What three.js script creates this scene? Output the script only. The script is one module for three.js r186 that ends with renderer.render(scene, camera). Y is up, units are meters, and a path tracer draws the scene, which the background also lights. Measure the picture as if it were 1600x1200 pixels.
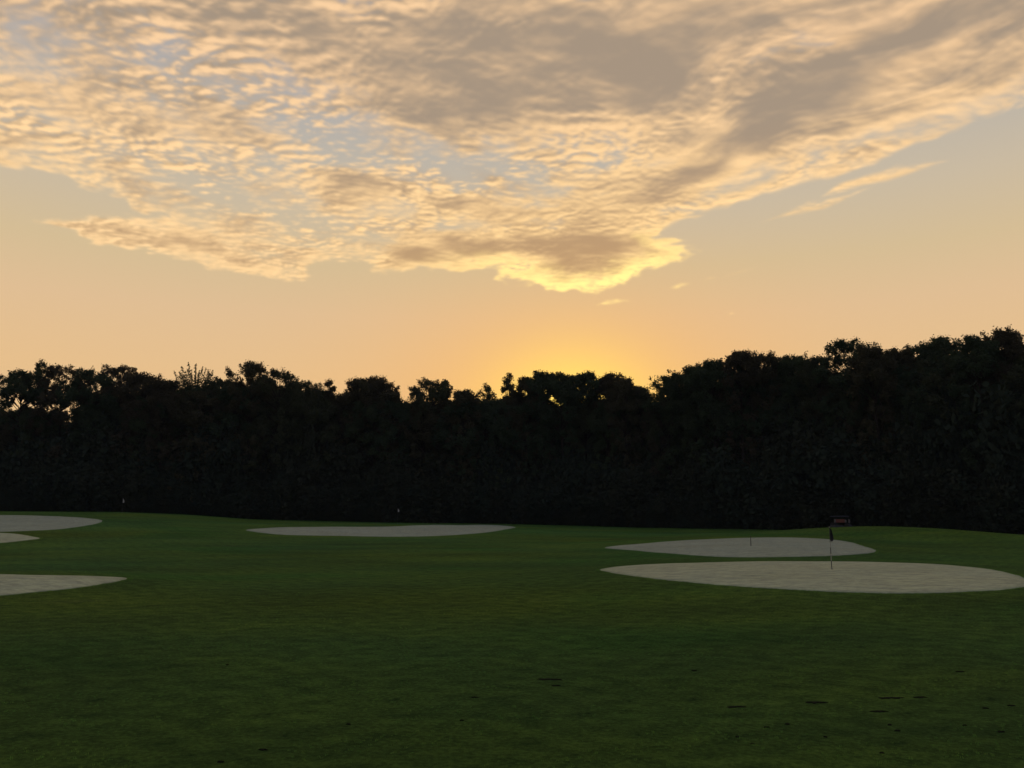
import * as THREE from 'three';
import { mergeGeometries } from 'three/addons/utils/BufferGeometryUtils.js';

// ---------------------------------------------------------------- camera, sky, sun, exposure
const scene = new THREE.Scene();
const FOV = 52, PITCH = THREE.MathUtils.degToRad(8.9), EYE = 3;
const camera = new THREE.PerspectiveCamera(FOV, 4 / 3, 0.1, 6000);
camera.position.set(0, EYE, 0);
camera.rotation.set(PITCH, 0, 0);
scene.add(camera);
const renderer = new THREE.WebGLRenderer({ antialias: true });
renderer.setSize(1024, 768);
renderer.toneMapping = THREE.LinearToneMapping;
renderer.toneMappingExposure = 1;
renderer.shadowMap.enabled = true;

const SUN_AZ = 4.4, SUN_EL = 4.5;                                   // degrees, right of the view axis and above the horizon
const rad = Math.PI / 180;
const sunDir = new THREE.Vector3(Math.sin(SUN_AZ * rad) * Math.cos(SUN_EL * rad), Math.sin(SUN_EL * rad), -Math.cos(SUN_AZ * rad) * Math.cos(SUN_EL * rad));
const sun = new THREE.DirectionalLight(0xffb469, 1.2);
sun.position.copy(sunDir).multiplyScalar(400);
sun.castShadow = true;
Object.assign(sun.shadow.camera, { left: -220, right: 220, top: 120, bottom: -60, near: 1, far: 900 });
sun.shadow.mapSize.set(4096, 4096);
scene.add(sun, sun.target);

scene.fog = new THREE.FogExp2(0xbcd2e6, 0.0001);                   // thin evening haze between the tee and the wood

// ---------------------------------------------------------------- small maths
function rng(seed) {
  let a = seed >>> 0;
  return () => { a = (a + 0x6d2b79f5) >>> 0; let t = a; t = Math.imul(t ^ (t >>> 15), t | 1); t ^= t + Math.imul(t ^ (t >>> 7), t | 61); return ((t ^ (t >>> 14)) >>> 0) / 4294967296; };
}
const PERM = new Uint8Array(1024), GX = new Float32Array(256), GY = new Float32Array(256);
{
  const r = rng(7), p = Array.from({ length: 256 }, (_, i) => i);
  for (let i = 255; i > 0; i--) { const j = Math.floor(r() * (i + 1)); [p[i], p[j]] = [p[j], p[i]]; }
  for (let i = 0; i < 1024; i++) PERM[i] = p[i & 255];
  for (let i = 0; i < 256; i++) { const a = r() * 2 * Math.PI; GX[i] = Math.cos(a); GY[i] = Math.sin(a); }
}
function noise(x, y) {                                               // gradient noise, about -0.7 to 0.7
  const fx = Math.floor(x), fy = Math.floor(y), X = fx & 255, Y = fy & 255;
  const a = x - fx, b = y - fy;
  const u = a * a * a * (a * (a * 6 - 15) + 10), v = b * b * b * (b * (b * 6 - 15) + 10);
  const g00 = PERM[PERM[X] + Y], g10 = PERM[PERM[X + 1] + Y], g01 = PERM[PERM[X] + Y + 1], g11 = PERM[PERM[X + 1] + Y + 1];
  const n00 = GX[g00] * a + GY[g00] * b, n10 = GX[g10] * (a - 1) + GY[g10] * b;
  const n01 = GX[g01] * a + GY[g01] * (b - 1), n11 = GX[g11] * (a - 1) + GY[g11] * (b - 1);
  const m0 = n00 + u * (n10 - n00), m1 = n01 + u * (n11 - n01);
  return m0 + v * (m1 - m0);
}
function fbm(x, y, o) { let s = 0, a = 1; for (let i = 0; i < o; i++) { s += a * noise(x, y); x = x * 2.03 + 17.3; y = y * 2.03 + 5.7; a *= 0.52; } return s; }
function puff(x, y) {                                                // rounded heaps with creases between them
  let s = 0, a = 1; for (let i = 0; i < 3; i++) { s += a * (Math.abs(noise(x, y)) * 2.2 - 0.5); x = x * 1.93 + 31.7; y = y * 1.93 + 11.3; a *= 0.5; }
  return s * 0.55 + 0.35 * noise(x * 0.5, y * 0.5);
}
const clamp = (x, a = 0, b = 1) => (x < a ? a : x > b ? b : x);
const smooth = (a, b, x) => { const t = clamp((x - a) / (b - a)); return t * t * (3 - 2 * t); };
const mix = (a, b, t) => a + (b - a) * t;
function curve(points, x) {                                          // piecewise linear
  if (x <= points[0][0]) return points[0][1];
  for (let i = 1; i < points.length; i++) if (x <= points[i][0]) { const [x0, y0] = points[i - 1], [x1, y1] = points[i]; return y0 + (y1 - y0) * (x - x0) / (x1 - x0); }
  return points[points.length - 1][1];
}
const lin = (r, g, b) => [r, g, b].map((c) => { c /= 255; return c <= 0.04045 ? c / 12.92 : ((c + 0.055) / 1.055) ** 2.4; });

// ---------------------------------------------------------------- the sky: air and a sheet of altocumulus, azimuth (0 ahead, + right) and height in degrees
const SKY_W = 4096, SKY_H = 2048;
const SHEET = [
  [-36.5, 20.4], [-34.5, 20.4], [-31.4, 20.5], [-27.9, 20.2], [-26.5, 19.5], [-24.3, 19.2], [-27.1, 19], [-30.1, 18.3], [-32.2, 17.8], [-29.6, 17.3], [-26.5, 16.4], [-22.8, 15.9],
  [-19.4, 15.8], [-14.8, 15.9], [-14, 17.3], [-11.4, 17.4], [-9.6, 17.1], [-5.8, 17.1], [-1.9, 16.9], [1.4, 16], [3.8, 15.5], [6, 15.2], [8.4, 16], [10.5, 17], [12.8, 17.5], [14.4, 18], [12.4, 18.6],
  [11, 19.5], [12.5, 20.1], [17.1, 20.9], [21.5, 21.6], [26.5, 22.4], [30.8, 23.1], [34.8, 23.6], [38.2, 23.9], [60, 27], [85, 40], [60, 62], [0, 70], [-60, 62], [-85, 40], [-60, 24],
];
const SCRAPS = [                                                     // small clouds that hang free below the sheet
  [[18.2, 19.5], [19.6, 19.75], [22.7, 19.95], [25.6, 20.8], [21.4, 20.5]], [[22.3, 20.7], [23.4, 21.4], [27.3, 22], [31, 21.8], [27.2, 21.1], [24, 20.8]], [[12.4, 18.3], [13.1, 18.5], [13.6, 18.45]], [[14, 15.9], [14.6, 16.1], [15, 16.05]],
  [[15.4, 16], [17.7, 16.5], [16.4, 16.3]], [[11.7, 15.6], [12.4, 15.85], [13.1, 15.75], [12.4, 15.5]], [[6.2, 14.5], [7.2, 14.95], [8.8, 14.7], [7.6, 14.6]], [[15.6, 13.4], [15.9, 13.6], [16.2, 13.4]],
];
const THICK = [                                                      // az, el, half width, half height, tilt, amount
  [-3, 32.5, 10, 3, 0.05, 0.95], [8.5, 29.5, 7, 4.5, 0.2, 0.85], [15, 31, 9, 3, 0.3, 0.5], [22, 28, 10, 1.7, 0.3, 0.8], [31, 30, 9, 2.2, 0.3, 0.75], [13.2, 22.9, 5.5, 1, 0.35, 0.85], [20, 25.4, 6, 1.1, 0.3, 0.75], [30, 26, 7, 0.8, 0.2, 0.5],
  [3.5, 18.6, 8.5, 1.2, 0, 1.9], [-5, 18.4, 5, 0.6, 0.02, 0.7], [5, 17, 3.5, 0.9, 0, 0.9], [-3, 21.7, 4.5, 0.7, -0.03, 0.8], [-26, 17.7, 6, 0.7, -0.12, 0.8], [-20, 16.7, 3, 0.5, -0.1, 0.6], [-28, 25, 6, 1.5, 0, 0.35], [-17, 31.5, 7, 1.6, 0, 0.5], [5, 21, 5, 0.8, 0, 0.5], [-10, 22.6, 5, 0.8, 0, 0.35], [-2, 28.5, 6, 1.5, 0, 0.5],
];
const GAPPY = [
  [-11.7, 25.8, 7, 2, 0, 0.55], [-21.5, 21, 7, 1.5, 0, 0.75], [-33, 28.8, 2.5, 1.2, 0, 0.6], [-3, 24, 4, 1.3, 0, 0.8], [1.5, 22.6, 3, 1, 0, 0.7], [-27, 27, 5, 2, 0, 0.25], [-14, 19.4, 4, 1, 0, 0.5], [-10, 18.6, 3, 0.6, 0, 0.7], [3, 20.4, 2.5, 0.4, 0, 0.8], [-5, 20.1, 2.5, 0.4, 0, 0.8], [-19.5, 17.3, 3, 0.4, 0, 0.5],
];
function blobs(list, az, el) {
  let s = 0;
  for (const [a, e, w, h, t, k] of list) {
    const dx = az - a, dy = el - e; if (dx > 3 * w || dx < -3 * w || dy > 3 * h + w || dy < -3 * h - w) continue;
    const c = Math.cos(t), n = Math.sin(t), x = (dx * c + dy * n) / w, y = (-dx * n + dy * c) / h;
    s += k * Math.exp(-(x * x + y * y));
  }
  return s;
}
function inside(poly, x, y) {                                        // signed distance, + inside
  let d = 1e9, w = false;
  for (let i = 0, j = poly.length - 1; i < poly.length; j = i++) {
    const ax = poly[i][0], ay = poly[i][1], bx = poly[j][0], by = poly[j][1], ex = bx - ax, ey = by - ay, px = x - ax, py = y - ay;
    const t = clamp((px * ex + py * ey) / (ex * ex + ey * ey)), qx = px - ex * t, qy = py - ey * t;
    const q = qx * qx + qy * qy; if (q < d) d = q;
    if ((ay > y) !== (by > y) && x < ex * (y - ay) / ey + ax) w = !w;
  }
  return w ? Math.sqrt(d) : -Math.sqrt(d);
}
const AIR = [[0, lin(233, 189, 132)], [9, lin(232, 192, 141)], [13.5, lin(225, 191, 149)], [17, lin(214, 190, 150)], [21, lin(203, 187, 162)], [25, lin(188, 180, 168)], [33, lin(160, 163, 175)], [50, lin(112, 132, 165)], [90, lin(84, 108, 150)]];
const EAST = [[0, lin(150, 140, 150)], [10, lin(150, 140, 152)], [25, lin(134, 138, 158)], [50, lin(110, 128, 158)], [90, lin(84, 108, 150)]];
const ramp = (table, x, k) => { for (let i = 1; i < table.length; i++) if (x <= table[i][0]) { const t = (x - table[i - 1][0]) / (table[i][0] - table[i - 1][0]); return mix(table[i - 1][1][k], table[i][1][k], t); } return table[table.length - 1][1][k]; };
const C = {
  glow: [1.35, 0.93, 0.15], halo: lin(255, 189, 108), litFar: lin(255, 214, 158), litHigh: lin(240, 200, 155), litNear: [1.08, 0.70, 0.27], darkHigh: lin(166, 148, 129), darkLow: lin(203, 160, 110), veil: lin(186, 169, 149), rim: [1.35, 1.0, 0.34], eastCloud: lin(150, 140, 145),
};
{
  const data = new Float32Array(SKY_W * SKY_H * 4), sx = sunDir.x, sy = sunDir.y, sz = sunDir.z;
  const up = new Float32Array(3);
  for (let row = 0; row < SKY_H; row++) {
    const el = ((row + 0.5) / SKY_H) * 180 - 90;
    if (el <= 0) { for (let c = 0; c < SKY_W; c++) { const i = (row * SKY_W + c) * 4; data[i] = 0.09; data[i + 1] = 0.09; data[i + 2] = 0.06; data[i + 3] = 1; } continue; }
    const ce = Math.cos(el * rad), se = Math.sin(el * rad), r = 1 / Math.tan((el + 1.2) * rad);
    for (let k = 0; k < 3; k++) up[k] = ramp(AIR, el, k);
    for (let col = 0; col < SKY_W; col++) {
      let az = ((col + 0.5) / SKY_W) * 360 - 90; if (az > 180) az -= 360;
      const sa = Math.sin(az * rad), ca = Math.cos(az * rad);
      const cosSun = clamp(sa * ce * sx + se * sy - ca * ce * sz, -1, 1), ang = Math.acos(cosSun) / rad;
      const west = smooth(150, 50, Math.abs(az - SUN_AZ));
      const da = az - SUN_AZ, de = Math.max(0, el - 6);
      const g = 0.95 * Math.exp(-((da / 5.6) ** 2) - ((de / 4.6) ** 2)), h = 0.9 * Math.exp(-((da / 14) ** 2) - ((de / 8.5) ** 2)), nearSun = Math.exp(-((ang / 15) ** 2));
      let R, G, B;
      { const o = [0, 0, 0]; for (let k = 0; k < 3; k++) { let c = west > 0.999 ? up[k] : mix(ramp(EAST, el, k), up[k], west); c = mix(c, C.halo[k], h); o[k] = mix(c, C.glow[k], g); } [R, G, B] = o; }
      if (el > 11) {
        const u = r * sa, v = r * ca;
        const front = az > -88 && az < 88 && el < 72;
        let d = -9, base = 0;
        const w1 = fbm(u * 2.2 + 3, v * 2.2, 3), w2 = fbm(u * 7 + 40, v * 7 + 9, 3);
        if (front) {
          d = inside(SHEET, az + w1 * 1.6 + w2 * 1.1, el + w1 * 0.5 + w2 * 0.5 + 0.25 * noise(u * 24, v * 10));
          if (el < 23 && az > 4 && az < 33) for (const s of SCRAPS) { const q = inside(s, az + w2 * 0.5, el + w2 * 0.2) + 0.02; if (q > -0.4) d = Math.max(d, q * 1.2); }
        }
        const far = front ? 0 : smooth(11, 24, el) * smooth(-0.1, 0.35, w1 + 0.05);
        const edge = Math.max(smooth(-0.12, 0.4, d), far);
        if (edge > 0.002) {
          const streak = front ? smooth(7, 19, az + (el - 23) * 0.5) * 0.9 : 0.2;
          const wu = u + 0.012 * w2 + 0.05 * w1, wv = v + 0.012 * w2 + 0.02 * w1;
          const s1 = u * 0.67 - v * 0.74, s2 = u * 0.74 + v * 0.67;
          const M = fbm(u * 5.3 + 11, v * 6.1 + w1 * 0.5, 3);
          const M2 = fbm(u * 2.4 + 77, v * 3.1 + w1, 2), lively = clamp(0.7 + 1.3 * M2, 0.45, 1.25);
          const P0 = puff(wu * 12, wv * 17), P1 = puff(wu * 12 + 0.05, (wv + 0.02) * 17);
          const F0 = fbm(s1 * 2.2 + w1 * 0.7, s2 * 9 + w1 * 1.2, 5), F1 = fbm((s1 - 0.03) * 2.2 + w1 * 0.7, (s2 + 0.03) * 9 + w1 * 1.2, 5);
          const gap = front ? clamp(0.12 + blobs(GAPPY, az + w1 * 2, el + w2 * 0.4)) : 0.5;
          const thick = front ? blobs(THICK, az + w1 * 3 + w2 * 1.2, el + w1 * 0.9 + w2 * 0.45) : 0.5;
          const calm = lively * clamp(1 - 0.65 * thick, 0.3, 1) * (1 - 0.5 * streak);          // thick cloud is smoother
          const relief = (P0 - P1) * calm + 0.7 * streak * (F0 - F1);
          const dens = 0.86 + 1.15 * P0 * calm + 0.45 * M - 0.15 * M2 + 0.5 * streak * F0 + 0.8 * thick - 0.62 * gap + 0.15 * w1;
          const alpha = smooth(0, 1, edge) * smooth(0.1, 0.95, dens);
          const veil = smooth(0.2, 1.8, d) * clamp(0.25 + 0.5 * w1 + 0.55 * M + 0.6 * thick + smooth(24, 32, el) * 0.2 - 0.35 * gap) * (front ? 1 : 0.6);
          const dk = smooth(-0.2, 1.15, 0.1 + 0.47 * thick + 0.4 * w1 + 0.62 * M - 0.35 * M2 + (0.2 + 0.75 * streak) * F0 + 0.1 * w2 + 0.22 * smooth(23, 31, el) - 0.72 * relief - 0.6 * P0 * calm - 0.06 * P0 - 0.45 * smooth(1.3, 0.1, d) * (front ? 1 : 0));
          const low = smooth(27, 17, el) * 0.55 + 0.45 * nearSun;
          const rim = front ? Math.exp(-((Math.max(d - 0.45 - 0.7 * w2 - 0.5 * P0, 0) / 0.95) ** 2)) * Math.exp(-(((az - 5.5) / 7.5) ** 2)) * smooth(20.5, 17.5, el) : 0;
          const out = [R, G, B];
          for (let k = 0; k < 3; k++) {
            let lit = mix(mix(C.litFar[k], C.litHigh[k], smooth(19, 31, el)), C.litNear[k], nearSun), dkc = mix(C.darkHigh[k], C.darkLow[k], low);
            lit *= 1 + 0.3 * clamp(relief, -0.4, 0.4);
            let c = mix(lit, dkc, dk);
            c = mix(c, C.rim[k], clamp(rim * 1.15) * (1 - 0.35 * dk));
            c = mix(C.eastCloud[k] * mix(1, 0.8, dk), c, west);
            const vc = mix(C.eastCloud[k], mix(C.veil[k], C.darkLow[k], low * 0.7), west);
            out[k] = mix(mix(out[k], vc, veil), c, alpha);
          }
          [R, G, B] = out;
        }
      }
      const i = (row * SKY_W + col) * 4;
      data[i] = R; data[i + 1] = G; data[i + 2] = B; data[i + 3] = 1;
    }
  }
  const sky = new THREE.DataTexture(data, SKY_W, SKY_H, THREE.RGBAFormat, THREE.FloatType);
  sky.mapping = THREE.EquirectangularReflectionMapping;
  sky.magFilter = sky.minFilter = THREE.LinearFilter;
  sky.needsUpdate = true;
  scene.background = sky;
  scene.environment = sky;
}
// ---------------------------------------------------------------- naming and tagging
const used = new Map();
function numbered(name) { const n = used.get(name) || 0; used.set(name, n + 1); return n ? `${name}_${String(n).padStart(3, '0')}` : name; }
function tag(o, label, category, group) { o.userData.label = label; o.userData.category = category; if (group) o.userData.group = group; return o; }
function shadows(o) { o.traverse((m) => { if (m.isMesh) m.castShadow = m.receiveShadow = true; }); return o; }
function part(name, geometry, material, parent) { const m = new THREE.Mesh(geometry, material); m.name = name; m.castShadow = m.receiveShadow = true; parent.add(m); return m; }
function thing(name, label, category, at, turn = 0, group) { const g = new THREE.Group(); g.name = numbered(name); g.position.set(...at); g.rotation.y = turn; tag(g, label, category, group); scene.add(g); return g; }

// ---------------------------------------------------------------- terrain
const RISE = [[-1.1, 2.6], [-0.65, 2.4], [-0.49, 2.3], [-0.41, 1.9], [-0.325, 1.15], [-0.16, 0.65], [0, 0.42], [0.08, 0.2], [0.16, 0]];
const RAISED = [[13.3, -34, 12, 9.5, 0.4], [17.4, -60, 12, 16, 0.3], [-15.5, -93, 17, 15, 0.25], [-21, -32, 7, 5, 0.3], [-48, -66, 10, 8, 0.25]];   // low swells that carry the sand
function H(x, z) {
  const D = Math.max(-z, 22), t = x / D;
  let h = curve(RISE, t) * smooth(48, 112, -z);
  h += 1.15 * Math.exp(-(((x - 36) / 13) ** 2) - ((-z - 78) / 11) ** 2);
  for (const [cx, cz, rx, rz, up] of RAISED) { const q = ((x - cx) / rx) ** 2 + ((z - cz) / rz) ** 2; if (q < 3) h += up * Math.exp(-q * q); }
  h += 0.05 * noise(x * 0.06 + 4, z * 0.06) * smooth(4, 20, -z) + 0.018 * noise(x * 0.3, z * 0.3 + 8);
  return h;
}
const F = 600 / Math.tan((FOV / 2) * rad);                           // the survey of the place: sight lines from the tee, in steps of 1/F
function sight(px, py) { const x = (px - 800) / F, y = (600 - py) / F, c = Math.cos(PITCH), s = Math.sin(PITCH); return new THREE.Vector3(x, y * c + s, -c + y * s); }
function onGround(px, py) {
  const d = sight(px, py);
  let t0 = 4, t = 4;
  for (; t < 400; t *= 1.01) { if (EYE + d.y * t < H(d.x * t, d.z * t)) break; t0 = t; }
  for (let i = 0; i < 30; i++) { const m = (t0 + t) / 2; if (EYE + d.y * m < H(d.x * m, d.z * m)) t = m; else t0 = m; }
  return new THREE.Vector3(d.x * t, H(d.x * t, d.z * t), d.z * t);
}
function atDepth(px, depth) { const d = sight(px, 800), t = depth / -d.z, x = d.x * t; return new THREE.Vector3(x, H(x, -depth), -depth); }
function heightAt(px, py, depth) { const d = sight(px, py); return EYE + d.y * depth / -d.z; }

// ---------------------------------------------------------------- textures
function texture(size, repeat, f, srgb = true) {
  const a = new Uint8Array(size * size * 4);
  for (let y = 0; y < size; y++) for (let x = 0; x < size; x++) { const c = f(x / size, y / size, x, y), i = (y * size + x) * 4; for (let k = 0; k < 3; k++) a[i + k] = clamp(c[k]) * 255; a[i + 3] = 255; }
  const t = new THREE.DataTexture(a, size, size, THREE.RGBAFormat);
  t.wrapS = t.wrapT = THREE.RepeatWrapping; t.magFilter = THREE.LinearFilter; t.minFilter = THREE.LinearMipmapLinearFilter;
  if (srgb) t.colorSpace = THREE.SRGBColorSpace;
  t.repeat.set(repeat, repeat); t.needsUpdate = true;
  return t;
}
const tileable = (u, v, n, f) => {                                   // blends the noise with itself across the seams
  const a = f(u * n, v * n), b = f((u - 1) * n, v * n), c = f(u * n, (v - 1) * n), d = f((u - 1) * n, (v - 1) * n);
  return mix(mix(a, b, u), mix(c, d, u), v) / Math.sqrt((u * u + (1 - u) ** 2) * (v * v + (1 - v) ** 2));
};
const rt = rng(31);
const grain = new Float32Array(1024 * 1024).map(() => rt() + rt() - 1);
const turfMap = texture(1024, 1 / 4.7, (u, v, x, y) => {
  const n = tileable(u, v, 9, (a, b) => fbm(a, b * 1.4, 3)), m = tileable(u, v, 60, (a, b) => noise(a, b)), g = grain[y * 1024 + x];
  const k = 0.74 + 0.18 * n + 0.2 * m + 0.28 * g, yel = 0.03 * m + 0.05 * n;
  return [k + yel, k, k - yel * 0.6];
});
const turfBump = texture(512, 1 / 1.3, (u, v, x, y) => { const k = 0.5 + 0.28 * tileable(u, v, 40, noise) + 0.3 * grain[y * 1024 + x]; return [k, k, k]; }, false);
const sandMap = texture(1024, 1 / 6.1, (u, v, x, y) => {
  const n = tileable(u, v, 7, (a, b) => fbm(a, b * 2.2, 4)), w = tileable(u, v, 70, (a, b) => noise(a * 0.35, b)), g = grain[y * 1024 + x];
  const k = 0.78 + 0.11 * n + 0.13 * w + 0.22 * g;
  return [k, k * 0.995, k * (0.985 - 0.04 * n)];
});
const sandBump = texture(512, 1 / 1.7, (u, v, x, y) => { const k = 0.5 + 0.35 * tileable(u, v, 26, (a, b) => noise(a * 0.4, b)) + 0.2 * grain[y * 1024 + x]; return [k, k, k]; }, false);

const M = {};
M.turf = new THREE.MeshPhysicalMaterial({ specularIntensity: 0.12, vertexColors: true, map: turfMap, bumpMap: turfBump, bumpScale: 0.05, roughness: 1 });
M.blade = new THREE.MeshPhysicalMaterial({ color: new THREE.Color(1, 1, 1), roughness: 1, specularIntensity: 0.2, transmission: 0.4, thickness: 0, side: THREE.DoubleSide });
M.sand = new THREE.MeshPhysicalMaterial({ specularIntensity: 0.2, vertexColors: true, map: sandMap, bumpMap: sandBump, bumpScale: 0.02, roughness: 1 });
M.soil = new THREE.MeshPhysicalMaterial({ specularIntensity: 0.1, color: new THREE.Color(0.015, 0.017, 0.010), roughness: 1 });
M.bark = new THREE.MeshPhysicalMaterial({ color: new THREE.Color(0.03, 0.025, 0.02), roughness: 1, specularIntensity: 0.15 });

// ---------------------------------------------------------------- the turf
function turfColor(x, z) {                                           // mown turf with worn, yellow and lush patches, and dry streaks across
  const a = fbm(x * 0.05 + 2, z * 0.11 + 7, 4), b = fbm(x * 0.19 + 30, z * 0.4 + 2, 3), c = fbm(x * 0.035 + 60, z * 0.06, 3), e = noise(x * 0.9, z * 2.4);
  const k = 1 + 0.3 * a + 0.26 * b + 0.1 * e, warm = clamp(0.5 + 0.8 * c + 0.3 * b), lush = smooth(0.25, 0.75, fbm(x * 0.08 + 91, z * 0.13 + 5, 3) + 0.2);
  let r = mix(0.026, 0.046, warm), g = mix(0.072, 0.08, warm), bl = mix(0.02, 0.011, warm);
  r = mix(r, 0.018, lush * 0.6); g = mix(g, 0.07, lush * 0.6); bl = mix(bl, 0.013, lush * 0.6);
  const brown = smooth(0.42, 0.75, noise(x * 0.45 + 13, z * 0.7 + 71) + 0.15 * b); r = mix(r, 0.058, brown * 0.6); g = mix(g, 0.058, brown * 0.6); bl = mix(bl, 0.03, brown * 0.6);
  return [r * k * 2.5, g * k * 2.65, bl * k * 2.5];
}
{
  const axis = (lo, hi, f0, f1, fine, coarse) => { const a = [lo]; while (a[a.length - 1] < hi) { const v = a[a.length - 1], d = v < f0 ? f0 - v : v > f1 ? v - f1 : 0; a.push(Math.min(hi, v + (d > 0 ? Math.max(fine, Math.min(coarse, d * 0.25)) : fine))); if (v < f0 && a[a.length - 1] > f0) a[a.length - 1] = f0; } return a; };
  const xs = axis(-900, 900, -110, 110, 1, 200).map((v) => v), zs = axis(-150, -8, -150, -8, 0.75, 1);
  const back = []; for (let d = 1; d < 900; d *= 1.35) back.push(-150 - d); const front = []; for (let d = 1; d < 700; d *= 1.5) front.push(-8 + d);
  const Z = [...back.reverse(), ...zs, ...front];
  const P = [], U = [], C3 = [], I = [];
  for (const z of Z) for (const x of xs) { P.push(x, H(x, z), z); U.push(x, -z); C3.push(...turfColor(x, z)); }
  const n = xs.length;
  for (let j = 0; j < Z.length - 1; j++) for (let i = 0; i < n - 1; i++) { const a = j * n + i; I.push(a, a + n, a + 1, a + 1, a + n, a + n + 1); }
  const g = new THREE.BufferGeometry();
  g.setAttribute('position', new THREE.Float32BufferAttribute(P, 3)); g.setAttribute('uv', new THREE.Float32BufferAttribute(U, 2)); g.setAttribute('color', new THREE.Float32BufferAttribute(C3, 3)); g.setIndex(I); g.computeVertexNormals();
  const m = new THREE.Mesh(g, M.turf); m.name = 'ground'; m.receiveShadow = true; m.userData.kind = 'structure'; m.userData.label = 'mown dark green turf of the practice field, rising to a bank on the left'; scene.add(m);
}

// ---------------------------------------------------------------- the pale bunkers
const rims = [];
function bunker(label, outline, tint, seed, dome = 0.07) {
  const pts = outline.map(([px, py]) => onGround(px, py));
  const c = new THREE.Vector3(); for (const p of pts) c.add(p); c.divideScalar(pts.length);
  const N = 220, RINGS = 16, ring = new THREE.CatmullRomCurve3(pts.map((p) => new THREE.Vector3(p.x, 0, p.z)), true, 'centripetal').getSpacedPoints(N).slice(0, N);
  const P = [], U = [], K = [], I = [];
  for (let r = 0; r <= RINGS + 1; r++) for (let i = 0; i < N; i++) {
    const q = ring[i], wob = 1 + (0.10 * noise(q.x * 0.9 + seed, q.z * 0.9) + 0.05 * noise(q.x * 3.1, q.z * 3.1 + seed)) / Math.max(2, Math.hypot(q.x - c.x, q.z - c.z));
    const k = r > RINGS ? wob * 1.002 : Math.pow(r / RINGS, 0.8) * wob, x = c.x + (q.x - c.x) * k, z = c.z + (q.z - c.z) * k, s = r > RINGS ? 1 : r / RINGS;
    const y = H(x, z) + (r > RINGS ? -0.06 : 0.02 + dome * (1 - s * s) + 0.02 * (1 - s) * noise(x * 0.7, z * 0.7 + seed));
    P.push(x - c.x, y - c.y, z - c.z); U.push(x, -z);
    const v = 1 + 0.12 * fbm(x * 0.16 + seed, z * 0.3, 3), g2 = 0.5 + 0.5 * noise(x * 0.22 + 9, z * 0.3 + seed), thin = r >= RINGS ? 0.85 : 1;
    K.push(tint[0] * v * thin * mix(0.97, 1.03, g2), tint[1] * v * mix(thin, 1, 0.25), tint[2] * v * thin * mix(1.05, 0.95, g2));
    if (r === RINGS) rims.push([x, z]);
  }
  for (let r = 0; r <= RINGS; r++) for (let i = 0; i < N; i++) { const a = r * N + i, b = r * N + (i + 1) % N; I.push(a, b, a + N, b, b + N, a + N); }
  const g = new THREE.BufferGeometry();
  g.setAttribute('position', new THREE.Float32BufferAttribute(P, 3)); g.setAttribute('uv', new THREE.Float32BufferAttribute(U, 2)); g.setAttribute('color', new THREE.Float32BufferAttribute(K, 3)); g.setIndex(I); g.computeVertexNormals();
  if (g.attributes.normal.getY(N * 4) < 0) { const ix = g.index.array; for (let i = 0; i < ix.length; i += 3) { const t = ix[i]; ix[i] = ix[i + 1]; ix[i + 1] = t; } g.computeVertexNormals(); }
  const m = new THREE.Mesh(g, M.sand); m.name = numbered('sand_bunker'); m.position.copy(c); m.castShadow = m.receiveShadow = true; scene.add(m);
  return tag(m, label, 'bunker');
}
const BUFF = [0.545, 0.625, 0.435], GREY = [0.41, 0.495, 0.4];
bunker('largest pale sand oval in front on the right, striped flagstick standing in it', [[940, 890], [985, 884], [1080, 880], [1200, 877.5], [1330, 878], [1440, 881], [1530, 888], [1590, 900], [1612, 912], [1585, 920], [1480, 926], [1380, 927], [1250, 922], [1120, 914], [1010, 903], [955, 895]], BUFF, 1);
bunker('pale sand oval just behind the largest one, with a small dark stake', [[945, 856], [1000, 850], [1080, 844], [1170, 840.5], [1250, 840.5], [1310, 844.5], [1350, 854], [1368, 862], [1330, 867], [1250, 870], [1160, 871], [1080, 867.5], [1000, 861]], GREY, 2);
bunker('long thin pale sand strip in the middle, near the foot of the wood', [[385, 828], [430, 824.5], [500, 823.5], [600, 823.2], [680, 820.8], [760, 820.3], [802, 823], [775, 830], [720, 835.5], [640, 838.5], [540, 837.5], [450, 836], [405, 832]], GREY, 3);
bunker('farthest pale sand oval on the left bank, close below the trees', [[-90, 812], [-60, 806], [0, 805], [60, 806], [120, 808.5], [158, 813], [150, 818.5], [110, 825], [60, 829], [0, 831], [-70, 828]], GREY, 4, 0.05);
bunker('small pale sand tip at the left edge, middle of the three on the left', [[-110, 838], [-60, 833], [0, 833], [30, 835], [50, 838.5], [62, 841.5], [45, 844], [0, 848.5], [-70, 851], [-105, 846]], BUFF, 5, 0.05);
bunker('nearest pale sand oval at the left edge, ending in a point', [[-170, 906], [-120, 897], [0, 898], [80, 899.5], [150, 901], [196, 903.5], [165, 912], [110, 920], [50, 926], [0, 931], [-90, 935], [-150, 925]], BUFF, 6);

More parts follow.
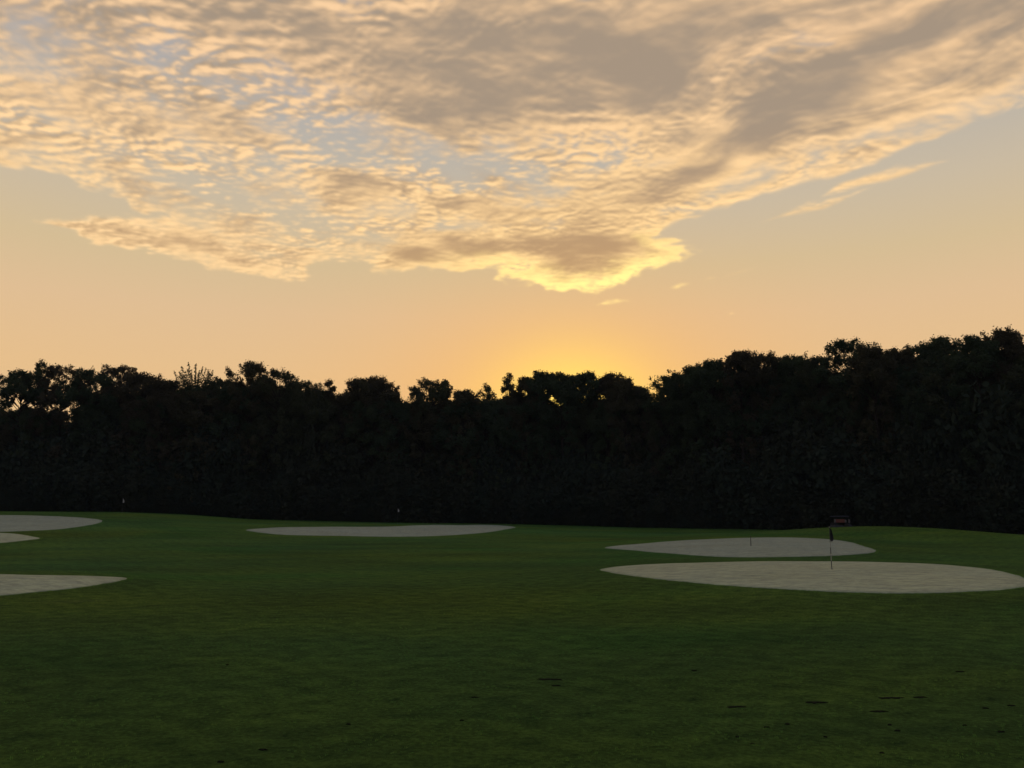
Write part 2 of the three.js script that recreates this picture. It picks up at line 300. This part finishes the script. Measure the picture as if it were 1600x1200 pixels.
// ---------------------------------------------------------------- mown grass blades near the tee, and round the bunkers' rims
{
  const r = rng(99), P = [], I = [];
  for (let b = 0; b < 6; b++) { const a = r() * 6.28, x = (r() - 0.5) * 0.07, z = (r() - 0.5) * 0.07, h = 0.6 + 0.5 * r(), w = 0.0045, lx = (r() - 0.5) * 0.03, lz = (r() - 0.5) * 0.03; const k = P.length / 3; P.push(x - w * Math.cos(a), 0, z - w * Math.sin(a), x + w * Math.cos(a), 0, z + w * Math.sin(a), x + lx, h * 0.035, z + lz); I.push(k, k + 1, k + 2); }
  const g = new THREE.BufferGeometry(); g.setAttribute('position', new THREE.Float32BufferAttribute(P, 3)); g.setIndex(I);
  const COUNT = 24000, spots = [];
  while (spots.length < COUNT - 14000) { const z = -7.5 - 60 * Math.pow(r(), 1.6), x = (r() * 2 - 1) * 0.72 * -z; if (noise(x * 0.5, z * 0.8) + 0.5 * noise(x * 2.5, z * 2.5) > 0.12 * r()) spots.push([x, z, 0.75]); }
  while (spots.length < COUNT) { const q = rims[Math.floor(r() * rims.length)], s = 0.2; spots.push([q[0] + (r() - 0.5) * s * 2, q[1] + (r() - 0.5) * s * 2, 0.9]); }
  const m = new THREE.InstancedMesh(g, M.blade, spots.length), d = new THREE.Object3D(), col = new THREE.Color();
  spots.forEach(([x, z, k], i) => { d.position.set(x, H(x, z) - 0.002, z); d.rotation.set(0, r() * 6.28, 0); const s = k * (0.6 + 0.7 * r()); d.scale.set(s, s, s); d.updateMatrix(); m.setMatrixAt(i, d.matrix); const c = turfColor(x, z), v = 1.1 + 0.5 * r(); m.setColorAt(i, col.setRGB(c[0] * v * (0.9 + 0.3 * r()), c[1] * v, c[2] * v)); });
  m.name = 'grass'; m.userData.kind = 'stuff'; m.userData.label = 'short mown grass blades of the foreground turf'; m.userData.category = 'grass'; m.receiveShadow = m.castShadow = true; scene.add(m);
}

// ---------------------------------------------------------------- dark scars in the foreground turf
function scar(px, py, wide, label, group) {
  const at = onGround(px, py), D = -at.z, w = (wide / F) * D * 0.5, dz = clamp(w * 0.3, 0.03, 0.075), r = rng(px * 7 + py), N = 38, P = [0, 0.012, 0], I = [];
  const sd = r() * 50;
  for (const [k, y] of [[0.55, 0.011], [1, 0.004], [1.06, -0.02]]) for (let i = 0; i < N; i++) { const a = (i / N) * 2 * Math.PI, q = k * Math.max(0.15, 0.62 + 0.9 * noise(Math.cos(a) * 2.3 + sd, Math.sin(a) * 2.3) + 0.5 * (r() - 0.5)); P.push(Math.cos(a) * w * q, y + (r() - 0.5) * 0.006, Math.sin(a) * dz * q + 0.4 * dz * noise(Math.cos(a) * 2 + sd, 3)); }
  for (let i = 0; i < N; i++) I.push(0, 1 + (i + 1) % N, 1 + i);
  for (let k = 0; k < 2; k++) for (let i = 0; i < N; i++) { const a = 1 + k * N + i, b = 1 + k * N + (i + 1) % N; I.push(a, b, a + N, b, b + N, a + N); }
  const g = new THREE.BufferGeometry(); g.setAttribute('position', new THREE.Float32BufferAttribute(P, 3)); g.setIndex(I); g.computeVertexNormals();
  const m = new THREE.Mesh(g, M.soil); m.name = numbered('turf_divot'); m.position.set(at.x, H(at.x, at.z) + 0.004, at.z); m.rotation.y = (r() - 0.5) * 0.3; m.receiveShadow = true; scene.add(m);
  tag(m, label, 'divot', group);
}
scar(860, 1062, 42, 'long dark divot standing alone left of the other long scars, above centre of foreground', 'dark divots in the foreground turf');
scar(1150, 1105, 34, 'long dark divot in two joined dashes beside a brown worn patch', 'dark divots in the foreground turf');
scar(1276, 1098, 42, 'long dark divot right of the brown worn patch, in a row of scars', 'dark divots in the foreground turf');
scar(1392, 1091, 44, 'longest dark divot at the right, left half of a broken line', 'dark divots in the foreground turf');
scar(1438, 1090, 26, 'shorter dark divot at the right end of the broken line', 'dark divots in the foreground turf');
scar(1500, 1050, 16, 'small dark divot far right, higher up than the broken line', 'dark divots in the foreground turf');
scar(742, 1090, 14, 'small dark divot left of centre, below the lone long one', 'dark divots in the foreground turf');
for (const [x, y, w, label] of [
  [869, 1072, 16, 'small dark divot just below the lone long divot'],
  [355, 1039, 6, 'tiny dark speck alone in the upper left of the foreground turf'],
  [722, 1126, 9, 'tiny dark speck left of centre, below the small divot'],
  [545, 1132, 8, 'tiny dark speck alone in the left middle of the foreground turf'],
  [345, 1191, 14, 'small dark divot at the bottom edge of the picture, leftmost of two'],
  [412, 1172, 18, 'small dark divot near the bottom edge, right of the leftmost one'],
  [1198, 1137, 9, 'dark speck below the long divot beside the brown patch, left of two'],
  [1230, 1132, 9, 'dark speck below the long divot beside the brown patch, right of two'],
  [1152, 1152, 8, 'dark speck directly below the two joined dashes'],
  [1176, 1163, 7, 'dark speck at the lowest left of the right-hand scars'],
  [1290, 1152, 6, 'dark speck below the middle long divot, standing alone'],
  [1375, 1112, 30, 'long faint divot just below the longest scar at the right'],
  [1402, 1142, 10, 'dark speck below the long faint divot, right of its pair'],
  [1390, 1133, 8, 'dark speck below the long faint divot, left of its pair'],
  [1378, 1177, 9, 'dark speck low in the right foreground, lowest of all there'],
  [1508, 1134, 8, 'dark speck far right, between the broken line and the corner'],
  [1540, 1107, 10, 'small dark divot far right, left of the last one by the edge'],
  [1580, 1103, 14, 'small dark divot at the right edge of the foreground, upper one'],
  [1565, 1144, 16, 'small dark divot at the right edge of the foreground, lower one'],
  [1085, 1048, 10, 'small dark divot right of centre, highest in the foreground turf'],
]) scar(x, y, w, label, 'dark divots in the foreground turf');

// ---------------------------------------------------------------- flagsticks
M.poleDark = new THREE.MeshStandardMaterial({ color: new THREE.Color(0.02, 0.02, 0.02), roughness: 0.4 });
M.polePale = new THREE.MeshStandardMaterial({ color: new THREE.Color(0.3, 0.31, 0.26), roughness: 0.4 });
M.flagDark = new THREE.MeshStandardMaterial({ color: new THREE.Color(0.012, 0.012, 0.016), roughness: 0.9, side: THREE.DoubleSide });
M.flagPale = new THREE.MeshStandardMaterial({ color: new THREE.Color(0.4, 0.4, 0.39), roughness: 0.9, side: THREE.DoubleSide });
function flagstick(label, at, height, bands, flagMaterial, side, wide, drop) {
  const t = thing('flagstick', label, 'flagstick', [at.x, at.y, at.z], 0, 'flagsticks of the practice greens');
  const n = bands.length; let y = -0.05;
  bands.forEach(([len, dark]) => { const r0 = 0.016 - 0.004 * (y / height), h = len * height; const g = new THREE.CylinderGeometry(r0 - 0.003 * len, r0, h, 12); g.translate(0, y + h / 2, 0); part(n > 1 ? 'pole_band' : 'pole', g, dark ? M.poleDark : M.polePale, t); y += h; });
  const knob = new THREE.SphereGeometry(0.02, 12, 8); knob.translate(0, y + 0.008, 0); part('finial', knob, M.polePale, t);
  const cup = new THREE.CylinderGeometry(0.054, 0.054, 0.03, 24, 1, true); cup.translate(0, 0.085, 0); part('cup', cup, M.polePale, t);
  // cloth hanging limp in folds from the pole's top
  const nu = 16, nv = 22, P = [], I = [];
  for (let s = 0; s < 2; s++) for (let j = 0; j <= nv; j++) for (let i = 0; i <= nu; i++) {
    const u = i / nu, v = j / nv, w = wide * (0.35 + 0.65 * Math.sin(Math.min(1, v * 1.35) * Math.PI * 0.62)) * (1 - 0.55 * smooth(0.75, 1, v));
    const sagg = u * (0.1 + 0.22 * Math.sin(v * 2.2)) * drop;
    P.push(side * (0.014 + u * w), y - 0.03 - v * drop * (1 - 0.12 * u) - sagg, 0.05 * Math.sin(u * 9 + v * 2) * u + 0.02 * Math.sin(v * 7 + u * 3) + (s ? -0.0015 : 0.0015));
  }
  const m1 = nu + 1, off = m1 * (nv + 1);
  for (let j = 0; j < nv; j++) for (let i = 0; i < nu; i++) { const a = j * m1 + i; I.push(a, a + m1, a + 1, a + 1, a + m1, a + m1 + 1); const b = a + off; I.push(b, b + 1, b + m1, b + 1, b + m1 + 1, b + m1); }
  const g = new THREE.BufferGeometry(); g.setAttribute('position', new THREE.Float32BufferAttribute(P, 3)); g.setIndex(I); g.computeVertexNormals(); part('flag', g, flagMaterial, t);
  return t;
}
{
  const a = onGround(1300, 893); a.y += 0.05;
  flagstick('striped flagstick with a limp dark flag standing in the largest sand oval', a, (heightAt(1300, 822, -a.z) - a.y), [[0.24, true], [0.16, false], [0.14, true], [0.12, false], [0.34, true]], M.flagDark, 1, 0.14, 0.5);
  const b = atDepth(190.5, 108);
  flagstick('thin flagstick with a small pale flag on the left bank before the wood', b, 2.0, [[1, true]], M.flagPale, 1, 0.2, 0.52);
  const c = atDepth(621.5, 112);
  flagstick('thin flagstick with a small pale flag behind the long middle strip', c, 2.25, [[1, true]], M.flagPale, 1, 0.2, 0.42);
  const s = onGround(1173.5, 855), st = thing('marker_stake', 'short dark stake in the rear sand oval left of the golf cart', 'stake', [s.x, s.y, s.z]);
  const sg = new THREE.CylinderGeometry(0.02, 0.028, 0.75, 10); sg.translate(0, 0.37, 0); part('post', sg, M.poleDark, st);
  const cg = new THREE.ConeGeometry(0.021, 0.06, 10); cg.translate(0, 0.775, 0); part('post_tip', cg, M.poleDark, st);
}

// ---------------------------------------------------------------- golf cart parked in the dark below the trees
{
  const paint = new THREE.MeshPhysicalMaterial({ color: new THREE.Color(0.018, 0.024, 0.036), roughness: 0.5, clearcoat: 0.3 }), black = new THREE.MeshStandardMaterial({ color: new THREE.Color(0.012, 0.012, 0.012), roughness: 0.8 });
  const orange = new THREE.MeshStandardMaterial({ color: new THREE.Color(0.16, 0.055, 0.035), roughness: 0.8 }), pale = new THREE.MeshStandardMaterial({ color: new THREE.Color(0.13, 0.12, 0.11), roughness: 0.8 }), rimM = new THREE.MeshStandardMaterial({ color: new THREE.Color(0.12, 0.12, 0.12), roughness: 0.5, metalness: 0.5 });
  const at = atDepth(1313, 100.6);
  const t = thing('golf_cart', 'dark roofed golf cart with orange and pale seat pads parked at the wood edge', 'golf cart', [at.x, at.y, at.z], 0.12);
  const ext = (pts, w, bevel = 0.03) => { const g = new THREE.ExtrudeGeometry(new THREE.Shape(pts.map((p) => new THREE.Vector2(...p))), { depth: w - 2 * bevel, bevelEnabled: true, bevelSize: bevel, bevelThickness: bevel, bevelSegments: 2 }); g.translate(0, 0, -w / 2 + bevel); return g; };
  const box = (x0, x1, y0, y1, z0, z1) => { const b = Math.min(x1 - x0, y1 - y0, z1 - z0) * 0.2; const g = ext([[x0 + b, y0 + b], [x1 - b, y0 + b], [x1 - b, y1 - b], [x0 + b, y1 - b]], z1 - z0, b); g.translate(0, 0, (z0 + z1) / 2); return g; };
  part('body', ext([[-1.2, 0.32], [1.1, 0.32], [1.22, 0.5], [1.15, 0.75], [0.8, 0.92], [0.62, 0.5], [0.1, 0.42], [0.02, 0.68], [-0.62, 0.7], [-1.15, 0.78], [-1.24, 0.55]], 1.1), paint, t);
  part('roof', ext([[-1.15, 1.84], [-1.05, 1.9], [0.7, 1.92], [0.85, 1.85], [0.8, 1.82], [-1.1, 1.8]], 1.15, 0.02), paint, t);
  for (const z of [-0.48, 0.48]) { for (const [x0, y0, x1, y1] of [[0.86, 0.9, 0.68, 1.84], [-0.95, 0.7, -1.0, 1.84]]) { const c = new THREE.CatmullRomCurve3([new THREE.Vector3(x0, y0, z), new THREE.Vector3((x0 + x1) / 2 + 0.02, (y0 + y1) / 2, z), new THREE.Vector3(x1, y1, z)]); part('roof_post', new THREE.TubeGeometry(c, 8, 0.02, 8), black, t); } }
  part('seat', box(-0.62, 0.02, 0.7, 0.82, -0.5, 0.5), black, t);
  part('seat_back', box(-0.95, 0.2, 1.1, 1.52, 0.44, 0.55), orange, t);
  part('side_pad', box(-1.14, -0.97, 1.12, 1.52, 0.4, 0.55), pale, t); part('side_pad', box(0.22, 0.44, 1.12, 1.46, 0.42, 0.55), pale, t); part('bag_top', box(0.72, 0.92, 1.08, 1.5, 0.42, 0.56), pale, t);
  part('bag_rack', box(-1.2, -0.75, 0.78, 1.08, -0.45, 0.45), black, t);
  { const c = new THREE.TorusGeometry(0.17, 0.018, 8, 24); c.rotateY(Math.PI / 2); c.rotateZ(0.5); c.translate(0.4, 1.05, 0.25); part('steering_wheel', c, black, t); }
  for (const x of [-0.78, 0.82]) for (const z of [-0.52, 0.52]) { const w = new THREE.TorusGeometry(0.16, 0.075, 12, 28); w.translate(x, 0.235, z); const wheel = part('wheel', w, black, t); const h = new THREE.CylinderGeometry(0.1, 0.1, 0.1, 18); h.rotateX(Math.PI / 2); h.translate(x, 0.235, z); part('rim', h, rimM, wheel); }
}

// ---------------------------------------------------------------- the wood
const EDGE = [[-500, 108], [-200, 118], [0, 121], [200, 124], [400, 126], [600, 127], [800, 126], [900, 124], [1000, 119], [1100, 114], [1250, 107], [1400, 99], [1500, 94], [1600, 89], [1700, 85], [2100, 76]];
const SOLID = [[-500, 625], [-40, 625], [-10, 655], [20, 640], [60, 645], [75, 668], [115, 664], [130, 634], [140, 652], [152, 652], [165, 625], [250, 618], [300, 614], [400, 606], [450, 616], [530, 624], [620, 632], [720, 632], [800, 626], [840, 634], [880, 640], [905, 638], [925, 630], [1000, 630], [1030, 634], [1100, 608], [1200, 592], [1300, 592], [1345, 606], [1380, 585], [1450, 572], [1600, 560], [2100, 545]];
const LEAF = [[0.045, 0.064, 0.03], [0.05, 0.06, 0.03], [0.058, 0.056, 0.03], [0.04, 0.062, 0.032], [0.055, 0.05, 0.03]].map((c) => new THREE.MeshPhysicalMaterial({ color: new THREE.Color(...c), roughness: 1, specularIntensity: 0.12, transmission: 0.3, thickness: 0, side: THREE.DoubleSide }));
const SCRUB = [[0.026, 0.038, 0.026], [0.03, 0.038, 0.024]].map((c) => new THREE.MeshPhysicalMaterial({ color: new THREE.Color(...c), roughness: 1, specularIntensity: 0.08, transmission: 0.2, thickness: 0, side: THREE.DoubleSide }));
function Leaves() { return { P: [], I: [] }; }
function leaf(L, x, y, z, s, r) {                                    // a folded spray of leaf: four corners, two faces
  const a = r() * 6.2832, c = r() * 2 - 1, q = Math.sqrt(1 - c * c), dx = Math.cos(a) * q, dy = c * 0.8, dz = Math.sin(a) * q;
  const b = r() * 6.2832, e = r() * 2 - 1, f = Math.sqrt(1 - e * e), ex = Math.cos(b) * f, ey = e, ez = Math.sin(b) * f, k = L.P.length / 3, w = s * (0.5 + 0.3 * r());
  L.P.push(x - dx * s, y - dy * s, z - dz * s, x + ex * w, y + ey * w, z + ez * w, x + dx * s, y + dy * s - 0.1 * s, z + dz * s, x - ex * w * 0.8 + 0.1 * s, y - ey * w, z - ez * w * 0.8);
  L.I.push(k, k + 1, k + 2, k, k + 2, k + 3);
}
function leafGeometry(L) { const g = new THREE.BufferGeometry(); g.setAttribute('position', new THREE.Float32BufferAttribute(L.P, 3)); g.setIndex(L.I); return g; }
const gauss = (r) => (r() + r() + r() - 1.5) * 1.15;
function limb(from, to, r0, r1, bend, r) {
  const mid = from.clone().lerp(to, 0.5).add(new THREE.Vector3((r() - 0.5) * bend, (r() - 0.3) * bend, (r() - 0.5) * bend)), c = new THREE.QuadraticBezierCurve3(from, mid, to), S = 7, R = 6, P = [], I = [];
  for (let i = 0; i <= S; i++) { const p = c.getPoint(i / S), w = r0 + (r1 - r0) * (i / S), n = c.getTangent(i / S), u = new THREE.Vector3(n.z + 0.01, n.x * 0.2, -n.x + 0.02).cross(n).normalize(), v = n.clone().cross(u); for (let k = 0; k < R; k++) { const a = (k / R) * 6.2832; P.push(p.x + w * (u.x * Math.cos(a) + v.x * Math.sin(a)), p.y + w * (u.y * Math.cos(a) + v.y * Math.sin(a)), p.z + w * (u.z * Math.cos(a) + v.z * Math.sin(a))); } }
  for (let i = 0; i < S; i++) for (let k = 0; k < R; k++) { const a = i * R + k, b = i * R + (k + 1) % R; I.push(a, a + R, b, b, a + R, b + R); }
  const g = new THREE.BufferGeometry(); g.setAttribute('position', new THREE.Float32BufferAttribute(P, 3)); g.setIndex(I); return g;
}
function clump(L, x, y, z, R, r, n, size) {                          // a heap of leaf knots on a rough ball
  for (let j = 0; j < n; j++) {
    const a = r() * 6.2832, c = Math.min(1, r() * 1.75 - 0.75), q = Math.sqrt(1 - c * c), k = R * (0.55 + 0.5 * r()), sx = x + Math.cos(a) * q * k, sy = y + c * k * 1.1, sz = z + Math.sin(a) * q * k, sg = 0.22 + 0.22 * r(), m = 22 + Math.floor(r() * 26);
    for (let i = 0; i < m; i++) leaf(L, sx + gauss(r) * sg * 0.95, sy + gauss(r) * sg * 1.1, sz + gauss(r) * sg * 0.95, size * (0.6 + 0.8 * r()), r);
  }
}
// kinds: round (full head), open (head with gaps below the canopy), spire (thin pointed top), fan (upright shoots)
function growTree(height, width, kind, seed, low = 0.3) {
  const r = rng(seed), L = Leaves(), wood = [], W = width / 2, V = (x, y, z) => new THREE.Vector3(x, y, z);
  const top = V((r() - 0.5) * W * 0.3, height * (kind === 'fan' ? 0.84 : 0.82), (r() - 0.5) * 0.5);
  wood.push(limb(V(0, -0.3, 0), top, 0.16 + height * 0.008, 0.05, 0.9, r));
  const trunkAt = (f) => V(top.x * f, top.y * f, top.z * f);
  if (kind === 'fan') {
    const base = trunkAt(0.95);
    for (let i = 0; i < 34; i++) {
      const f = i / 33 - 0.5 + (r() - 0.5) * 0.05, reach = 1 - 1.1 * f * f * 2 - 0.22 * r(), z = (r() - 0.5) * W * 0.9, tip = V(base.x + f * width * 1.05, base.y + (height - base.y) * Math.max(0.2, reach), z);
      const c = new THREE.QuadraticBezierCurve3(base.clone().setY(base.y - r() * 1.5), V(base.x + f * width * 0.75, base.y + (tip.y - base.y) * 0.35, z * 0.7), tip);
      wood.push(limb(base, tip, 0.05, 0.012, 0.3, r));
      for (let j = 3; j < 30; j++) { const p = c.getPoint(j / 29), n = j < 20 ? 11 : 7, sg = 0.34 - 0.007 * j; for (let k = 0; k < n; k++) leaf(L, p.x + gauss(r) * sg, p.y + gauss(r) * 0.22, p.z + gauss(r) * sg, 0.09 + 0.09 * r(), r); }
    }
  }
  const headTop = kind === 'fan' ? height * 0.84 : height, open = kind === 'open', spire = kind === 'spire', lobes = spire ? 34 : 66;
  const y0 = height * low, span = headTop - y0, dome = spire ? W * 2.6 : W * (1.0 + 0.5 * r());
  for (let i = 0; i < lobes; i++) {
    const high = i < lobes * 0.62, t = i === 0 ? 0 : high ? dome * 1.5 * Math.pow(i / (lobes * 0.62), 0.85) * (0.5 + 0.7 * r()) : Math.min(span, dome * 1.2) + (span - Math.min(span, dome * 1.2)) * ((i - lobes * 0.62) / (lobes * 0.38));
    if (open && !high && r() < 0.5) continue;
    const k = clamp(1 - t / dome), prof = spire ? 0.12 + 0.88 * Math.pow(clamp(t / dome), 0.9) : Math.sqrt(1 - k * k) * (high ? 1 : 0.85);
    const a = i * 2.4 + r() * 1.2, q = i === 0 ? 0.1 : 0.12 + 0.88 * Math.sqrt(r()), R = (spire && t < dome * 0.5 ? 0.5 : 0.34 + 0.5 * r()) * clamp(width / 7, 0.65, 1.3) * (high ? 1 : 1.7);
    const f = (headTop - t) / height, x = top.x * f + Math.cos(a) * W * prof * q, z = Math.sin(a) * W * prof * q, y = Math.min(headTop - t - R * 0.3, headTop - R * 0.95);
    wood.push(limb(trunkAt(clamp((y - 2.2) / top.y, 0.2, 0.97)), V(x, y, z), 0.07, 0.02, 0.7, r));
    clump(L, x, y, z, R, r, high ? Math.round(5 + 8 * R) : Math.round(7 * R), high ? 0.15 : 0.2);
    if (high && !spire) for (let j = 0; j < 3; j++) { const b2 = r() * 6.2832, p = V(x + Math.cos(b2) * R * 1.25, Math.min(headTop + 0.15, y + R * (0.2 + 1.3 * r())), z + Math.sin(b2) * R); wood.push(limb(V(x, y, z), p, 0.02, 0.008, 0.2, r)); clump(L, p.x, p.y - 0.15, p.z, 0.15 + 0.15 * r(), r, 2, 0.13); }
  }
  return { crown: leafGeometry(L), trunk: mergeGeometries(wood) };
}
const SKYLINE = [                                                    // bearing, top, breadth, kind, label
  [10, 583, 52, 'open', 'thin dark tree at the left end of the wood, sky showing through its crown'],
  [45, 565, 40, 'spire', 'tall dark tree with a wispy pointed top, highest near the left end of the wood'],
  [86, 574, 54, 'open', 'dark rounded tree standing over the largest cluster of sky gaps, left end of wood'],
  [126, 580, 54, 'open', 'dark bushy level-topped tree right of the largest cluster of sky gaps'],
  [176, 574, 54, 'round', 'dark tree with a broad jagged top, third crown left of the fan-shaped tree'],
  [214, 587, 46, 'round', 'dark tree with a ragged sloping top, second crown left of the fan-shaped tree'],
  [250, 596, 40, 'round', 'low dark tree with thin twigs directly left of the fan-shaped tree'],
  [299, 571, 54, 'fan', 'fan-shaped tree of upright feathery shoots rising from the left of the wood'],
  [344, 595, 46, 'round', 'low dark tree in the dip between the fan-shaped tree and the round-headed tree'],
  [386, 568, 50, 'open', 'round-headed dark tree with sky under its canopy, tallest left of centre'],
  [424, 580, 56, 'round', 'broad dark tree adjoining the tall round-headed tree on its right side'],
  [468, 599, 46, 'round', 'low dark tree at the right foot of the slope from the round-headed tree'],
  [506, 596, 22, 'spire', 'narrow dark tree with a small pointed tip left of the twin round crowns'],
  [553, 594, 36, 'round', 'left one of the twin round crowns left of centre in the wood'],
  [583, 592, 40, 'round', 'right and larger one of the twin round crowns left of centre in the wood'],
  [604, 612, 22, 'round', 'low dark tree at the right foot of the twin round crowns'],
  [663, 597, 50, 'open', 'broad domed dark tree with small sky gaps, right of the deep dip'],
  [694, 596, 18, 'spire', 'slender dark spire of a tree at the right shoulder of the broad dome'],
  [720, 612, 34, 'round', 'lowest dark tree in the saddle between the slender spire and the glowing sky'],
  [753, 602, 48, 'spire', 'thin twiggy dark tree left of the feathery tree by the glow'],
  [795, 584, 44, 'spire', 'feathery pointed tree at the left border of the sunset glow'],
  [822, 592, 34, 'round', 'small dark crown just right of the feathery tree by the glow'],
  [848, 585, 36, 'open', 'dark round crown left of the sun glow, sky specks beneath it'],
  [880, 585, 40, 'open', 'dark lacy crown directly below the brightest part of the sunset glow'],
  [914, 585, 44, 'open', 'dark lacy crown just right of the brightest glow, gaps at its sides'],
  [953, 587, 34, 'round', 'dark crown with a ragged knob on top, right of the glow'],
  [978, 595, 36, 'round', 'dark sloping crown right of the ragged knob, falling to the notch'],
  [1004, 607, 26, 'round', 'lowest dark crown at the left lip of the bright notch in the skyline'],
  [1050, 590, 42, 'open', 'round lacy crown at the right lip of the bright notch in the skyline'],
  [1086, 577, 44, 'round', 'dark crown on the rising skyline, first above the lacy crown by the notch'],
  [1122, 567, 48, 'round', 'dark crown on the rising skyline just left of its first high shoulder'],
  [1162, 551, 44, 'open', 'dark knobbed crown making the first high shoulder of the right-hand wood'],
  [1197, 557, 44, 'round', 'dark level crown right of the first high shoulder'],
  [1245, 559, 50, 'round', 'dark crown in the shallow hollow left of the great domed tree'],
  [1286, 561, 42, 'round', 'dark crown leaning against the left side of the great domed tree'],
  [1336, 535, 70, 'open', 'great domed tree of the right-hand wood with sky gaps through its branches'],
  [1384, 545, 46, 'round', 'dark crown at the right shoulder of the great domed tree'],
  [1421, 548, 44, 'round', 'dark flat-topped crown between the great dome and the stepped crowns'],
  [1460, 543, 46, 'round', 'dark crown below and left of the wispy-topped step near the right end'],
  [1495, 530, 44, 'round', 'dark crown with a wispy flat top, lowest step of the tall right end'],
  [1548, 530, 50, 'round', 'tall dark crown with a pointed tuft, second from the right end'],
  [1594, 518, 50, 'open', 'tallest dark tree, cut by the right edge of the picture'],
];
SKYLINE.forEach(([px, py, wide, kind, label], i) => {
  const r = rng(500 + i), depth = curve(EDGE, px) + 3 + 5 * r(), base = atDepth(px, depth), h = heightAt(px, py, depth) - base.y;
  const g = growTree(h, (wide / F) * depth * 1.7, kind, 900 + i * 13, 0.3);
  const t = thing('tree', label, 'tree', [base.x, base.y, base.z]);
  part('trunk', g.trunk, M.bark, t); part('crown', g.crown, LEAF[Math.floor(r() * LEAF.length)], t);
});
// the mass of the wood behind and below: shared shapes, many places
const wood = new THREE.Group(); wood.name = 'dense_wood'; wood.userData.kind = 'stuff'; wood.userData.label = 'dark mass of the wood behind and beneath the skyline trees'; scene.add(wood);
const scrub = new THREE.Group(); scrub.name = 'undergrowth'; scrub.userData.kind = 'stuff'; scrub.userData.label = 'dense dark bushes and low branches along the foot of the wood'; scene.add(scrub);
{
  const r = rng(77), d = new THREE.Object3D();
  const put = (group, name, geometries, places) => geometries.forEach(([g, m], k) => { const mine = places.filter((p) => p.kind === k), im = new THREE.InstancedMesh(g, m, mine.length); mine.forEach((p, i) => { d.position.set(...p.at); d.rotation.set(0, p.turn, 0); d.scale.set(p.w, p.h, p.w); d.updateMatrix(); im.setMatrixAt(i, d.matrix); }); im.name = name; im.userData.kind = 'stuff'; im.castShadow = im.receiveShadow = true; group.add(im); });
  const inner = [], trunks = [];
  for (let k = 0; k < 5; k++) { const t = growTree(20, 8, k === 4 ? 'spire' : 'round', 4000 + k, 0.12); inner.push([t.crown, LEAF[k]]); trunks.push([t.trunk, M.bark]); }
  const places = [];
  for (let row = 0; row < 7; row++) for (let px = -420; px < 2050; px += 34) {
    const x = px + (r() - 0.5) * 30, depth = curve(EDGE, x) + 4 + row * 6 + r() * 5, b = atDepth(x, depth);
    const h = heightAt(x, curve(SOLID, x) - 4 + 10 * r() * r(), depth) - b.y; if (h < 3) continue;
    places.push({ at: [b.x, b.y - 0.3, b.z], turn: r() * 6.28, w: (h / 20) * (0.8 + 0.4 * r()), h: h / 20, kind: Math.floor(r() * 5) });
  }
  put(wood, 'crown', inner, places); put(wood, 'trunk', trunks, places);
  const bushes = [];
  for (let k = 0; k < 4; k++) { const L = Leaves(), q = rng(7000 + k); for (let i = 0; i < 16; i++) { const a = q() * 6.28, f = Math.sqrt(q()) * 1.5, y = q() * 3.2 * (1 - 0.25 * f); clump(L, Math.cos(a) * f, 0.3 + y, Math.sin(a) * f, 0.55 + 0.35 * q(), q, 13, 0.12); } bushes.push([leafGeometry(L), SCRUB[k % 2]]); }
  const spots = [];
  for (let row = 0; row < 4; row++) for (let px = -420; px < 2050; px += row ? 15 : 11) {
    const x = px + (r() - 0.5) * 12, depth = curve(EDGE, x) + 0.3 + row * 1.5 + r() * 1.6, b = atDepth(x, depth), s = row === 0 ? 0.5 + 0.6 * r() : (0.9 + 0.9 * r()) * (1 + row * 0.32);
    spots.push({ at: [b.x, b.y - 0.15, b.z], turn: r() * 6.28, w: s * (0.8 + 0.4 * r()), h: s * (0.75 + 1.1 * r() * r()), kind: Math.floor(r() * 4) });
  }
  put(scrub, 'foliage', bushes, spots);
}
renderer.render(scene, camera);
